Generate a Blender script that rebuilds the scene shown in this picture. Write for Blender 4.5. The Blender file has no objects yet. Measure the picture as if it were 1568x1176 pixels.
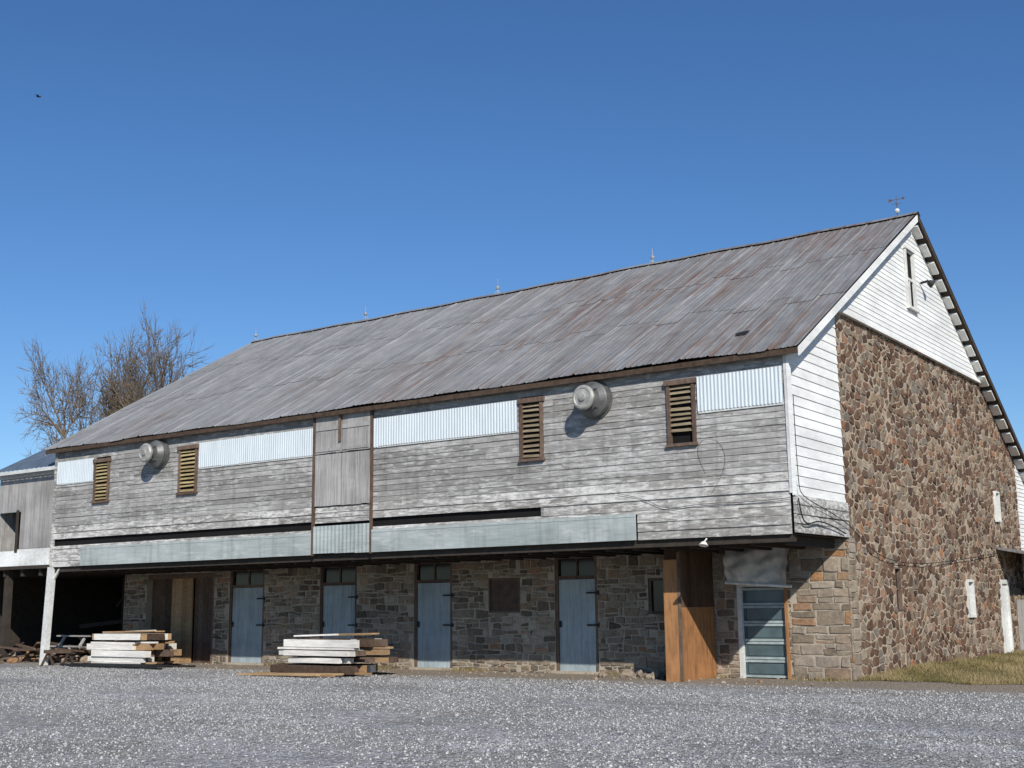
import bpy, math, random, bmesh
import numpy as np
from mathutils import Vector, Matrix
random.seed(7); rng=np.random.default_rng(7)
R=random.uniform
scene=bpy.context.scene; COL=scene.collection
L=22.23; D=2.51; YR=7.606; HR=10.56; SL=0.579; HS=7.31; YB=19.0
def zs(y): return HR-SL*abs(y-YR)          # roof sheet surface
def zw(y): return zs(y)-0.13               # wall top
# ---------------------------------------------------------------- mesh builder
class MB:
    def __init__(s): s.v=[];s.f=[];s.m=[];s.r=[]
    def face(s,pts,m=0,r=0.5):
        b=len(s.v); s.v.extend([tuple(p) for p in pts]); s.f.append(tuple(range(b,b+len(pts)))); s.m.append(m); s.r.append(r)
    def hexa(s,p,m=0,r=0.5):
        b=len(s.v); s.v.extend([tuple(q) for q in p])
        for q in ((0,3,2,1),(4,5,6,7),(0,1,5,4),(1,2,6,5),(2,3,7,6),(3,0,4,7)):
            s.f.append(tuple(b+i for i in q)); s.m.append(m); s.r.append(r)
    def box(s,x0,x1,y0,y1,z0,z1,m=0,r=None):
        if r is None: r=random.random()
        s.hexa([(x0,y0,z0),(x1,y0,z0),(x1,y1,z0),(x0,y1,z0),(x0,y0,z1),(x1,y0,z1),(x1,y1,z1),(x0,y1,z1)],m,r)
    def beam(s,a,b,w,h,m=0,r=None,up=(0,0,1)):
        if r is None: r=random.random()
        a=Vector(a);b=Vector(b);d=(b-a).normalized();u=Vector(up)
        sd=d.cross(u)
        if sd.length<1e-4: sd=d.cross(Vector((1,0,0)))
        sd.normalize();u=sd.cross(d)
        P=[]
        for c in (a,b):
            for i,j in ((-1,-1),(1,-1),(1,1),(-1,1)): P.append(c+sd*(w/2*i)+u*(h/2*j))
        s.hexa(P,m,r)
    def tube(s,a,b,r0,r1,n=6,m=0,r=0.5,cap=False):
        a=Vector(a);b=Vector(b);d=(b-a)
        if d.length<1e-6:return
        d.normalize();t=Vector((0,0,1)) if abs(d.z)<0.9 else Vector((1,0,0))
        x=d.cross(t).normalized();y=d.cross(x)
        base=len(s.v)
        for c,rr in ((a,r0),(b,r1)):
            for i in range(n):
                an=2*math.pi*i/n; s.v.append(tuple(c+x*(rr*math.cos(an))+y*(rr*math.sin(an))))
        for i in range(n):
            j=(i+1)%n; s.f.append((base+i,base+j,base+n+j,base+n+i)); s.m.append(m); s.r.append(r)
        if cap:
            s.f.append(tuple(base+i for i in range(n))[::-1]); s.m.append(m); s.r.append(r)
            s.f.append(tuple(base+n+i for i in range(n))); s.m.append(m); s.r.append(r)
    def lathe(s,c,ax,prof,n=28,m=0,r=0.5):
        c=Vector(c);ax=Vector(ax).normalized();t=Vector((0,0,1)) if abs(ax.z)<0.9 else Vector((1,0,0))
        x=ax.cross(t).normalized();y=ax.cross(x);base=len(s.v)
        for (h,rr) in prof:
            for i in range(n):
                an=2*math.pi*i/n; s.v.append(tuple(c+ax*h+x*(rr*math.cos(an))+y*(rr*math.sin(an))))
        for k in range(len(prof)-1):
            for i in range(n):
                j=(i+1)%n; s.f.append((base+k*n+i,base+k*n+j,base+(k+1)*n+j,base+(k+1)*n+i)); s.m.append(m); s.r.append(r)
    def obj(s,name,mats,parent=None,smooth=False,fixn=True):
        me=bpy.data.meshes.new(name); me.from_pydata(s.v,[],s.f); 
        me.polygons.foreach_set('material_index',s.m)
        at=me.attributes.new('rnd','FLOAT','FACE'); at.data.foreach_set('value',s.r)
        for m in mats: me.materials.append(m)
        if smooth: me.polygons.foreach_set('use_smooth',[True]*len(s.f))
        me.update()
        o=bpy.data.objects.new(name,me); COL.objects.link(o)
        if parent: o.parent=parent
        return o
def empty(name):
    o=bpy.data.objects.new(name,None); o.empty_display_size=0.5; COL.objects.link(o); return o
# ---------------------------------------------------------------- materials
class NT:
    def __init__(s,name):
        s.mat=bpy.data.materials.new(name); s.mat.use_nodes=True; s.t=s.mat.node_tree; s.n=s.t.nodes
        s.b=s.n['Principled BSDF']; s.co=s.n.new('ShaderNodeTexCoord').outputs['Object']
        a=s.n.new('ShaderNodeAttribute'); a.attribute_name='rnd'; s.rnd=a.outputs['Fac']
    def l(s,a,b): s.t.links.new(a,b)
    def mapc(s,sc,rnd=True):
        m=s.n.new('ShaderNodeMapping'); m.inputs['Scale'].default_value=sc; s.l(s.co,m.inputs['Vector'])
        if rnd:
            mm=s.n.new('ShaderNodeMath'); mm.operation='MULTIPLY'; mm.inputs[1].default_value=37.0; s.l(s.rnd,mm.inputs[0])
            ad=s.n.new('ShaderNodeVectorMath'); ad.operation='ADD'; s.l(m.outputs[0],ad.inputs[0]); s.l(mm.outputs[0],ad.inputs[1]); return ad.outputs[0]
        return m.outputs[0]
    def noise(s,vec,scale,detail=6,rough=0.6,dist=0):
        n=s.n.new('ShaderNodeTexNoise'); n.inputs['Scale'].default_value=scale; n.inputs['Detail'].default_value=detail
        n.inputs['Roughness'].default_value=rough; n.inputs['Distortion'].default_value=dist; s.l(vec,n.inputs['Vector']); return n.outputs['Fac']
    def vor(s,vec,scale,feat='F1',rand=1):
        n=s.n.new('ShaderNodeTexVoronoi'); n.feature=feat; n.inputs['Scale'].default_value=scale; n.inputs['Randomness'].default_value=rand
        s.l(vec,n.inputs['Vector']); return n
    def ramp(s,fac,stops,interp='LINEAR'):
        n=s.n.new('ShaderNodeValToRGB'); e=n.color_ramp.elements; n.color_ramp.interpolation=interp
        while len(e)<len(stops): e.new(0.5)
        for i,(p,c) in enumerate(stops):
            e[i].position=p
            if not isinstance(c,(tuple,list)): c=(c,c,c)
            e[i].color=(c[0],c[1],c[2],1)
        s.l(fac,n.inputs[0]); return n.outputs[0]
    def mix(s,f,a,b,mode='MIX'):
        n=s.n.new('ShaderNodeMix'); n.data_type='RGBA'; n.blend_type=mode
        for k,x in ((0,f),(6,a),(7,b)):
            if isinstance(x,(int,float)): n.inputs[k].default_value=x if k==0 else (x,x,x,1)
            elif isinstance(x,tuple): n.inputs[k].default_value=(x[0],x[1],x[2],1)
            else: s.l(x,n.inputs[k])
        return n.outputs[2]
    def bump(s,h,strength=0.4,dist=0.02):
        n=s.n.new('ShaderNodeBump'); n.inputs['Strength'].default_value=strength; n.inputs['Distance'].default_value=dist
        s.l(h,n.inputs['Height']); s.l(n.outputs[0],s.b.inputs['Normal'])
    def out(s,col,rough=0.8,metal=0,spec=0.3):
        if isinstance(col,tuple): s.b.inputs['Base Color'].default_value=(col[0],col[1],col[2],1)
        else: s.l(col,s.b.inputs['Base Color'])
        if isinstance(rough,(int,float)): s.b.inputs['Roughness'].default_value=rough
        else: s.l(rough,s.b.inputs['Roughness'])
        s.b.inputs['Metallic'].default_value=metal; s.b.inputs['Specular IOR Level'].default_value=spec
        return s.mat
def board_mat(name,ca,cb,stretch=(0.6,6,14),paint=None,plo=0.5,phi=0.62,dark=0.45,bs=0.5,knots=False):
    """weathered boards: per-board tint, grain streaks, optional peeling paint"""
    t=NT(name); v=t.mapc(stretch)
    base=t.ramp(t.rnd,[(0,ca),(1,cb)])
    g=t.noise(v,3.0,8,0.7,0.3)
    col=t.mix(1.0,base,t.ramp(g,[(0.3,dark),(0.55,1.0),(0.75,1.2)]),'MULTIPLY')
    blot=t.noise(t.mapc((0.5,0.5,1.3),False),0.9,5,0.65)
    col=t.mix(1.0,col,t.ramp(blot,[(0.3,0.76),(0.7,1.12)]),'MULTIPLY')
    if paint:
        p=t.noise(t.mapc((stretch[0]*1.5,stretch[1]*.5,stretch[2]*.45)),2.2,9,0.72,0.4)
        big=t.noise(t.mapc((.35,.35,.9),False),1.1,4,.6)
        ad=t.n.new('ShaderNodeMath'); ad.operation='MULTIPLY_ADD'; ad.inputs[1].default_value=.5; t.l(big,ad.inputs[0]); t.l(p,ad.inputs[2])
        sb=t.n.new('ShaderNodeMath'); sb.operation='SUBTRACT'; sb.inputs[1].default_value=.25; t.l(ad.outputs[0],sb.inputs[0])
        f=t.ramp(sb.outputs[0],[(plo,0.0),(phi,1.0)]); col=t.mix(f,col,paint)
    if knots:
        st=t.noise(t.mapc((2.2,2.2,0.22),False),2.4,5,.65)   # vertical run-off stains
        col=t.mix(1.0,col,t.ramp(st,[(0.3,0.74),(0.5,1.0)]),'MULTIPLY')
    t.bump(g,bs,0.008); return t.out(col,0.85,0,0.2)
M={}
M['siding']=board_mat('weathered_siding',(0.24,0.23,0.213),(0.375,0.362,0.342),(1.0,6,16),(0.54,0.53,0.505),0.48,0.67,dark=0.62,bs=.4,knots=True)
M['sidingpale']=board_mat('peeling_white_siding',(0.24,0.225,0.205),(0.38,0.365,0.34),(1.0,6,16),(0.62,0.605,0.57),0.45,0.61,dark=0.56,knots=True)
M['vboard']=board_mat('weathered_vertical_boards',(0.30,0.285,0.27),(0.41,0.395,0.375),(14,6,0.6),(0.50,0.49,0.47),0.52,0.72,dark=0.6)
M['white']=board_mat('white_painted_boards',(0.77,0.77,0.74),(0.84,0.84,0.81),(2,0.8,8),None,dark=0.9,bs=0.15)
M['whitetrim']=board_mat('white_trim',(0.6,0.6,0.57),(0.75,0.75,0.71),(4,4,4),None,dark=0.75,bs=0.2)
M['band']=board_mat('pale_teal_band',(0.35,0.395,0.385),(0.41,0.45,0.435),(0.5,6,8),(0.50,0.51,0.49),0.54,0.72,dark=0.82,bs=0.2,knots=True)
M['brownwood']=board_mat('dark_brown_wood',(0.06,0.04,0.028),(0.12,0.08,0.055),(3,3,3),None)
M['trimwood']=board_mat('brown_trim',(0.12,0.08,0.06),(0.19,0.135,0.10),(6,6,2),None)
M['tanwood']=board_mat('tan_wood',(0.30,0.18,0.09),(0.50,0.34,0.19),(1.2,8,8),None,dark=0.6)
M['yellowwood']=board_mat('yellowed_louver_wood',(0.34,0.26,0.13),(0.48,0.38,0.2),(1.2,8,8),None)
M['dullwood']=board_mat('dull_louver_wood',(0.22,0.17,0.11),(0.36,0.29,0.19),(1.2,8,8),None)
M['lumberwhite']=board_mat('whitewashed_lumber',(0.66,0.63,0.57),(0.82,0.79,0.73),(0.8,8,8),None,dark=0.7)
M['ply']=board_mat('plywood',(0.33,0.155,0.062),(0.42,0.21,0.09),(5,5,0.7),(0.20,0.11,0.06),0.57,0.78,dark=0.5)
M['plydark']=board_mat('shade_toned_dark_boards',(0.07,0.04,0.025),(0.13,0.075,0.045),(6,6,0.7),None)  # dark boards, with the forebay's shade put into their colour
M['door']=board_mat('blue_grey_door',(0.34,0.405,0.43),(0.39,0.455,0.475),(5,5,0.8),(0.45,0.48,0.49),0.58,0.75,dark=0.8,bs=0.25,knots=True)
def simple(name,c,rough=0.7,metal=0,sc=6,var=0.35,spec=0.3):
    t=NT(name); n=t.noise(t.mapc((1,1,1)),sc,6,0.6)
    col=t.mix(1.0,c,t.ramp(n,[(0.3,1-var),(0.7,1+var*0.6)]),'MULTIPLY'); t.bump(n,0.15,0.01)
    return t.out(col,rough,metal,spec)
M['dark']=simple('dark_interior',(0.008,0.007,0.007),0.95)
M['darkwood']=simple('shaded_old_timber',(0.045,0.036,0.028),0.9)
M['metal']=simple('galvanised_metal',(0.13,0.13,0.125),0.5,0.3,5,0.45,0.5)
M['iron']=simple('black_iron',(0.02,0.02,0.02),0.6)
M['teal']=simple('teal_garage_panel',(0.05,0.085,0.09),0.3,0,3,0.25,0.5)
M['rail']=simple('grey_teal_rail',(0.34,0.40,0.40),0.6,0,5,0.3)
M['tarp']=simple('grey_canvas',(0.52,0.50,0.46),0.85,0,5,0.3)
M['fancap']=simple('fan_cap_metal',(0.36,0.35,0.32),0.55,0.2,8,0.4)
M['brownpanel']=simple('brown_board_panel',(0.10,0.065,0.05),0.8)
def glass():
    t=NT('dark_window_glass'); return t.out((0.012,0.014,0.016),0.12,0,0.5)
M['glass']=glass()
def corr(name,c,stain):
    t=NT(name)
    n=t.noise(t.mapc((3,3,0.5)),2.5,6,0.65); col=t.mix(t.ramp(n,[(0.35,0.0),(0.75,1.0)]),c,stain)
    return t.out(col,0.5,0,0.3)
M['fibre']=corr('translucent_white_corrugated',(0.60,0.655,0.68),(0.50,0.55,0.57))
# roof
t=NT('rusty_galvanised_roof')
pan=t.ramp(t.rnd,[(0,(0.205,0.205,0.202)),(0.6,(0.24,0.24,0.237)),(0.95,(0.275,0.274,0.27)),(1,(0.245,0.225,0.205))])
st=t.noise(t.mapc((9,0.35,0.35)),2.0,8,0.7,0.2)
col=t.mix(1.0,pan,t.ramp(st,[(0.28,0.55),(0.5,1.0),(0.72,1.3)]),'MULTIPLY')
ru=t.noise(t.mapc((4.0,0.25,0.25)),1.3,9,0.75,0.5)
sx=t.n.new('ShaderNodeSeparateXYZ'); t.l(t.co,sx.inputs[0])
mr=t.n.new('ShaderNodeMapRange'); mr.inputs[1].default_value=-16; mr.inputs[2].default_value=-3; mr.inputs[3].default_value=-.11; mr.inputs[4].default_value=.10; t.l(sx.outputs['X'],mr.inputs[0])
bn=t.noise(t.mapc((0.28,0.16,0.16),False),1.0,4,0.6)
ad=t.n.new('ShaderNodeMath'); ad.operation='ADD'; t.l(bn,ad.inputs[0]); t.l(mr.outputs[0],ad.inputs[1])
rm=t.mix(1.0,t.ramp(ru,[(0.46,0.0),(0.60,1.0)]),t.ramp(ad.outputs[0],[(0.43,0.0),(0.60,1.0)]),'MULTIPLY')
col=t.mix(t.mix(1.0,rm,0.8,'MULTIPLY'),col,(0.155,0.09,0.06))
bl=t.noise(t.mapc((1.0,0.8,0.8),False),2.4,7,0.7)
col=t.mix(1.0,col,t.ramp(bl,[(0.3,0.78),(0.7,1.15)]),'MULTIPLY')
t.bump(bl,0.25,0.02); M['roof']=t.out(col,0.58,0.1,0.35)
M['roofblue']=simple('shed_metal_roof',(0.16,0.20,0.24),0.45,0.4,2,0.3,0.5)
def stone_mat(name,stops,bs=0.8):
    t=NT(name); base=t.ramp(t.rnd,stops)
    n=t.noise(t.mapc((1,1,1)),9,8,0.7); n2=t.noise(t.mapc((1,1,1)),45,4,0.6)
    col=t.mix(1.0,base,t.ramp(n,[(0.28,0.6),(0.5,1.0),(0.75,1.4)]),'MULTIPLY')
    col=t.mix(1.0,col,t.ramp(n2,[(0.3,0.8),(0.7,1.2)]),'MULTIPLY')
    big=t.noise(t.mapc((.5,.5,.5),False),.9,5,.65); col=t.mix(1.0,col,t.ramp(big,[(0.3,0.75),(0.7,1.2)]),'MULTIPLY')
    t.bump(n,bs,0.025); return t.out(col,0.9,0,0.15)
M['stonef']=stone_mat('grey_brown_fieldstone',[(0,(0.11,0.088,0.066)),(0.3,(0.20,0.16,0.12)),(0.55,(0.28,0.235,0.18)),(0.75,(0.245,0.17,0.11)),(0.93,(0.36,0.315,0.255)),(1,(0.31,0.175,0.10))])
M['stoneg']=stone_mat('red_brown_fieldstone',[(0,(0.078,0.05,0.037)),(0.25,(0.13,0.078,0.053)),(0.45,(0.185,0.115,0.077)),(0.6,(0.175,0.15,0.122)),(0.78,(0.25,0.18,0.12)),(0.92,(0.32,0.27,0.21)),(1,(0.27,0.125,0.065))])
M['stoneq']=stone_mat('quoin_stone',[(0,(0.17,0.135,0.10)),(0.35,(0.25,0.205,0.155)),(0.6,(0.30,0.255,0.205)),(0.9,(0.26,0.205,0.155)),(1,(0.30,0.165,0.085))],.5)
def mortar(name,c1,c2):
    t=NT(name); n=t.noise(t.mapc((1,1,1),False),3,8,0.7); n2=t.noise(t.mapc((1,1,1),False),40,5,0.7)
    col=t.mix(1.0,t.ramp(n,[(0.3,c1),(0.7,c2)]),t.ramp(n2,[(0.3,0.8),(0.7,1.15)]),'MULTIPLY'); t.bump(n2,0.6,0.015); return t.out(col,0.95,0,0.1)
M['mortf']=mortar('grey_mortar',(0.33,0.285,0.22),(0.47,0.41,0.33))
M['mortg']=mortar('tan_mortar',(0.35,0.285,0.205),(0.48,0.40,0.30))
# gravel ground
t=NT('gravel')
vv=t.mapc((1,1,1),False)
v1=t.vor(vv,34); v2=t.vor(vv,15)
c1=t.ramp(v1.outputs['Color'],[(0.1,(0.18,0.177,0.173)),(0.5,(0.36,0.356,0.35)),(0.85,(0.57,0.563,0.553))])
c2=t.ramp(v2.outputs['Color'],[(0.1,0.7),(0.5,1.0),(0.9,1.25)])
col=t.mix(1.0,c1,c2,'MULTIPLY')
pn=t.noise(vv,0.35,7,0.7,0.8); col=t.mix(1.0,col,t.ramp(pn,[(0.3,0.66),(0.5,1.0),(0.7,1.3)]),'MULTIPLY')
pn2=t.noise(t.mapc((0.22,1.1,1),False),0.8,6,0.7,0.3); col=t.mix(t.ramp(pn2,[(0.45,0.0),(0.7,0.65)]),col,t.mix(1.0,(0.245,0.215,0.18),c2,'MULTIPLY'))
sx=t.n.new('ShaderNodeSeparateXYZ'); t.l(t.co,sx.inputs[0])
wn=t.noise(vv,0.8,5,0.6)
ma=t.n.new('ShaderNodeMath'); ma.operation='MULTIPLY_ADD'; t.l(wn,ma.inputs[0]); ma.inputs[1].default_value=2.5; t.l(sx.outputs['Y'],ma.inputs[2])
mr=t.n.new('ShaderNodeMapRange'); mr.inputs[1].default_value=0.4; mr.inputs[2].default_value=2.4; t.l(ma.outputs[0],mr.inputs[0])
dirt=t.mix(1.0,(0.30,0.25,0.195),t.ramp(t.noise(vv,14,8,0.7),[(0.3,0.6),(0.7,1.35)]),'MULTIPLY')
col=t.mix(mr.outputs[0],col,dirt)
hb=t.n.new('ShaderNodeMath'); hb.operation='ADD'; t.l(v1.outputs['Distance'],hb.inputs[0]); t.l(v2.outputs['Distance'],hb.inputs[1])
t.bump(hb.outputs[0],1.0,0.03); M['gravel']=t.out(col,0.95,0,0.1)
t=NT('pebbles'); M['pebble']=t.out(t.ramp(t.rnd,[(0,(0.14,0.137,0.132)),(0.5,(0.345,0.34,0.33)),(0.95,(0.50,0.493,0.48)),(1,(0.63,0.61,0.58))]),0.9,0,0.15)
t=NT('grass_blades'); M['grass']=t.out(t.ramp(t.rnd,[(0,(0.09,0.085,0.03)),(0.3,(0.15,0.135,0.05)),(0.6,(0.26,0.205,0.10)),(1,(0.36,0.28,0.155))]),0.8,0,0.1)
M['turf']=mortar('grassy_soil',(0.12,0.095,0.05),(0.23,0.18,0.105))
t=NT('bark'); bn=t.noise(t.mapc((1,1,1),False),6,6,0.6); M['bark']=t.out(t.ramp(bn,[(0.3,(0.10,0.078,0.058)),(0.7,(0.21,0.165,0.12))]),0.9,0,0.1)

# ---------------------------------------------------------------- ground
mb=MB(); mb.face([(-900,-900,0),(900,-900,0),(900,900,0),(-900,900,0)]); mb.obj('gravel_ground',[M['gravel']])
def pebbles(name,n,pts,smin,smax):
    octv=np.array([(1,0,0),(-1,0,0),(0,1,0),(0,-1,0),(0,0,1),(0,0,-1)],float)
    octf=np.array([(0,2,4),(2,1,4),(1,3,4),(3,0,4),(2,0,5),(1,2,5),(3,1,5),(0,3,5)])
    s=(smin+(smax-smin)*rng.random((n,1,1))**2)*rng.uniform(0.6,1.2,(n,1,3))*np.array([1,1,0.65]); an=rng.uniform(0,6.28,n)
    V=octv[None]*s+rng.normal(0,0.15,(n,6,3))*s
    c,sn=np.cos(an)[:,None],np.sin(an)[:,None]
    X=V[:,:,0]*c-V[:,:,1]*sn; Y=V[:,:,0]*sn+V[:,:,1]*c
    V=np.stack([X,Y,V[:,:,2]],2)+pts[:,None,:]
    F=(octf[None]+6*np.arange(n)[:,None,None]).reshape(-1,3)
    me=bpy.data.meshes.new(name); me.vertices.add(n*6); me.vertices.foreach_set('co',V.reshape(-1))
    me.loops.add(len(F)*3); me.loops.foreach_set('vertex_index',F.reshape(-1)); me.polygons.add(len(F)); me.polygons.foreach_set('loop_start',np.arange(len(F))*3)
    me.polygons.foreach_set('loop_total',np.full(len(F),3)); me.update(calc_edges=True)
    at=me.attributes.new('rnd','FLOAT','FACE'); at.data.foreach_set('value',np.repeat(rng.random(n),8))
    me.materials.append(M['pebble']); o=bpy.data.objects.new(name,me); COL.objects.link(o)
N=165000
u=rng.random(N); yy=-15.5+16.0*u**1.15; xx=-22+rng.random(N)*30
cl=np.sin(xx*.9+1.3*np.sin(yy*.7))+np.sin(yy*1.7+xx*.35)+rng.normal(0,.9,N)
k=cl>-1.0; xx=xx[k];yy=yy[k];N=len(xx)
pebbles('gravel_stones',N,np.stack([xx,yy,np.full(N,0.004)],1),0.007,0.026)

# ---------------------------------------------------------------- stone walls
def clip(poly,n,c):
    out=[];k=len(poly)
    for i in range(k):
        p=poly[i];q=poly[(i+1)%k]; dp=p[0]*n[0]+p[1]*n[1]-c; dq=q[0]*n[0]+q[1]*n[1]-c
        if dp<=0: out.append(p)
        if dp*dq<0:
            t_=dp/(dp-dq); out.append((p[0]+(q[0]-p[0])*t_,p[1]+(q[1]-p[1])*t_))
    return out
def emit(mb,P,s,halfs,ops,mapf,mat,proud,rc=(0.12,0.28),tilt=.12):
    sx,sy=s
    for (a0,a1,b0,b1) in ops:
        if sx<a0: P=clip(P,(1,0),a0-0.01)
        elif sx>a1: P=clip(P,(-1,0),-a1-0.01)
        elif sy>b1: P=clip(P,(0,-1),-b1-0.01)
        elif sy<b0: P=clip(P,(0,1),b0-0.01)
        else: P=[]
        if len(P)<3: return
    for (n,c) in halfs:
        P=clip(P,n,c)
        if len(P)<3: return
    Q=[];m=len(P)
    for a in range(m):
        p=P[a];q=P[(a+1)%m]; e=math.hypot(q[0]-p[0],q[1]-p[1])
        if e<0.012: Q.append(p); continue
        t0=R(*rc);t1=1-R(*rc)
        Q.append((p[0]+(q[0]-p[0])*t0,p[1]+(q[1]-p[1])*t0)); Q.append((p[0]+(q[0]-p[0])*t1,p[1]+(q[1]-p[1])*t1))
    cx=sum(q[0] for q in Q)/len(Q);cy=sum(q[1] for q in Q)/len(Q); h=proud*R(0.5,1.4); ta=R(-tilt,tilt);tb=R(-tilt,tilt)
    base=len(mb.v);m=len(Q)
    for (s_,o) in ((1.0,-0.012),(0.97,h*0.7),(0.86,h)):
        for q in Q:
            a=cx+(q[0]-cx)*s_; b=cy+(q[1]-cy)*s_; oo=o if o<0 else max(0.003,o+(a-cx)*ta+(b-cy)*tb+R(-.003,.003))
            mb.v.append(mapf(a,b,oo))
    r=random.random()
    for kk in range(2):
        for a in range(m):
            bb=(a+1)%m; mb.f.append((base+kk*m+a,base+kk*m+bb,base+(kk+1)*m+bb,base+(kk+1)*m+a)); mb.m.append(mat); mb.r.append(r)
    mb.f.append(tuple(base+2*m+a for a in range(m))); mb.m.append(mat); mb.r.append(r)
def stones(mb,seeds,k,halfs,ops,mapf,mat,gap=0.02,proud=0.03,rr=0.7,rc=(0.06,0.2)):
    S=np.array(seeds); Sk=S*np.array([1,k])
    for i in range(len(S)):
        d=Sk-Sk[i]; dist=np.hypot(d[:,0],d[:,1]); nb=np.where((dist<rr)&(dist>1e-6))[0]; nb=nb[np.argsort(dist[nb])][:16]
        cx,cy=Sk[i]; P=[(cx-rr,cy-rr),(cx+rr,cy-rr),(cx+rr,cy+rr),(cx-rr,cy+rr)]
        g=gap*R(0.4,1.5)
        for j in nb:
            n=d[j]/dist[j]; P=clip(P,n,float(n@(Sk[i]+Sk[j])/2)-g)
            if len(P)<3: break
        if len(P)<3: continue
        emit(mb,[(p[0],p[1]/k) for p in P],S[i],halfs,ops,mapf,mat,proud,rc)
def coursed(mb,a0,a1,z0,z1,hr,wr,halfs,ops,mapf,mat,gap,proud,wav=.025,rc=(.05,.13)):
    z=z0; ph=[R(0,6) for _ in range(3)]
    def line(k,a): return 0 if k==0 else wav*(math.sin(a*1.7+k*2.1+ph[0])+.6*math.sin(a*4.3+k*4.7+ph[1])+.4*math.sin(a*9.1+k*3.3))
    k=0
    while z<z1:
        h=R(*hr); a=a0-R(0,.3)
        while a<a1:
            w=R(*wr)*(0.8 if h<.12 else 1.0)
            if random.random()<.15: w*=.5
            spl=[(0,1)]
            if h>.15 and random.random()<.3: c=R(.35,.65); spl=[(0,c),(c,1)]
            for (s0,s1) in spl:
                def zz(x,s_): 
                    lo=z+line(k,x);hi=z+h+line(k+1,x); return lo+(hi-lo)*s_
                j=lambda:R(-.018,.018); g=gap
                l0=a+g+j()*.8; r0=a+w-g+j()*.8
                P=[(l0+j(),zz(l0,s0)+g+j()*.6),((l0+r0)/2+j(),zz((l0+r0)/2,s0)+g+j()*.8),(r0+j(),zz(r0,s0)+g+j()*.6),(r0+j(),zz(r0,s1)-g+j()*.6),((l0+r0)/2+j(),zz((l0+r0)/2,s1)-g+j()*.8),(l0+j(),zz(l0,s1)-g+j()*.6)]
                emit(mb,P,(a+w/2,z+h*(s0+s1)/2),halfs,ops,mapf,mat,proud,rc,.08)
            a+=w
        z+=h; k+=1
def wallgrid(mb,a0,a1,zb,topf,kinks,ops,mapf,depth,mat):
    xs=sorted(set([a0,a1]+[k for k in kinks if a0<k<a1]+[o[0] for o in ops]+[o[1] for o in ops]))
    for i in range(len(xs)-1):
        p,q=xs[i],xs[i+1]; m_=(p+q)/2
        hit=sorted([o for o in ops if o[0]<m_<o[1]],key=lambda o:o[2]); z=zb
        for o in hit:
            if o[2]>z+1e-4: mb.face([mapf(p,z,0),mapf(q,z,0),mapf(q,o[2],0),mapf(p,o[2],0)],mat)
            z=o[3]
        mb.face([mapf(p,z,0),mapf(q,z,0),mapf(q,topf(q),0),mapf(p,topf(p),0)],mat)
    for (p,q,b,t_) in ops:
        for e in (((p,b),(p,t_)),((q,b),(q,t_)),((p,b),(q,b)),((p,t_),(q,t_))):
            (a,c),(e1,f1)=e; mb.face([mapf(a,c,0),mapf(e1,f1,0),mapf(e1,f1,-depth),mapf(a,c,-depth)],mat)
barn=empty('stone_bank_barn')
fm=lambda a,b,o:(a,D-o,b)
gm=lambda a,b,o:(o,a,b)
doors=[(-17.62,-16.24),(-14.17,-12.87),(-10.98,-9.78),(-6.84,-5.71)]
fops=[(-21.2,-18.25,-0.05,2.5)]+[(a,b,-0.05,2.58) for a,b in doors]+[(-8.70,-7.79,1.33,2.13),(-4.44,-3.41,1.28,2.04),(-2.37,-1.28,-0.05,1.9)]
mb=MB(); wallgrid(mb,-22.23,0.0,-0.1,lambda a:2.78,[],fops,fm,0.35,0)
coursed(mb,-22.3,-1.0,0.0,2.8,(0.08,0.20),(0.14,0.46),[((-1,0),22.2),((0,1),2.75),((0,-1),0.0),((1,0),-1.22)],fops,fm,1,0.012,0.018)
coursed(mb,-1.26,0.3,0.0,2.8,(0.13,0.30),(0.26,0.6),[((-1,0),1.22),((1,0),0.02),((0,1),2.75),((0,-1),0.0)],fops,fm,2,0.010,0.018,.010,(.03,.09))
mb.obj('front_stone_wall',[M['mortf'],M['stonef'],M['stoneq']],barn)
# gable stone wall
YE=16.3
gops=[(5.22,5.60,1.29,2.2),(10.44,10.99,1.08,2.0),(13.63,14.35,-0.05,1.99),(13.72,14.13,3.57,4.40)]
mb=MB(); kink=YR+(HR-0.13-HS)/SL
wallgrid(mb,D,YE,-0.1,lambda y:min(HS,zw(y)),[kink],gops,gm,0.35,0)
seeds=[];z=0;row=0
while z<7.5:
    a=D+(0.13 if row%2 else 0)
    while a<YE+0.2:
        if z<zw(a)+0.3: seeds.append((a+R(-.08,.08),z+R(-.075,.075)))
        a+=R(0.14,0.36)
    z+=0.17;row+=1
seeds2=[s for s in seeds if s[0]>D+0.3 or s[1]>2.9]
n_=math.hypot(SL,1); cback=zs(YR)-0.13+SL*YR
stones(mb,seeds2,1.35,[((-1,0),-D+0.0),((1,0),YE),((0,1),HS),((0,-1),0.0),((SL/n_,1/n_),cback/n_)],gops+[(D-.1,D+0.40,-.1,2.75)],gm,1,0.021,0.018)
coursed(mb,D,D+.5,0.0,2.8,(0.14,0.32),(0.36,0.6),[((-1,0),-D+0.02),((1,0),D+0.4),((0,1),2.78),((0,-1),0.0)],[],gm,2,0.010,0.018,.010,(.03,.09))
mb.obj('gable_stone_wall',[M['mortg'],M['stoneg'],M['stoneq']],barn)

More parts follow.
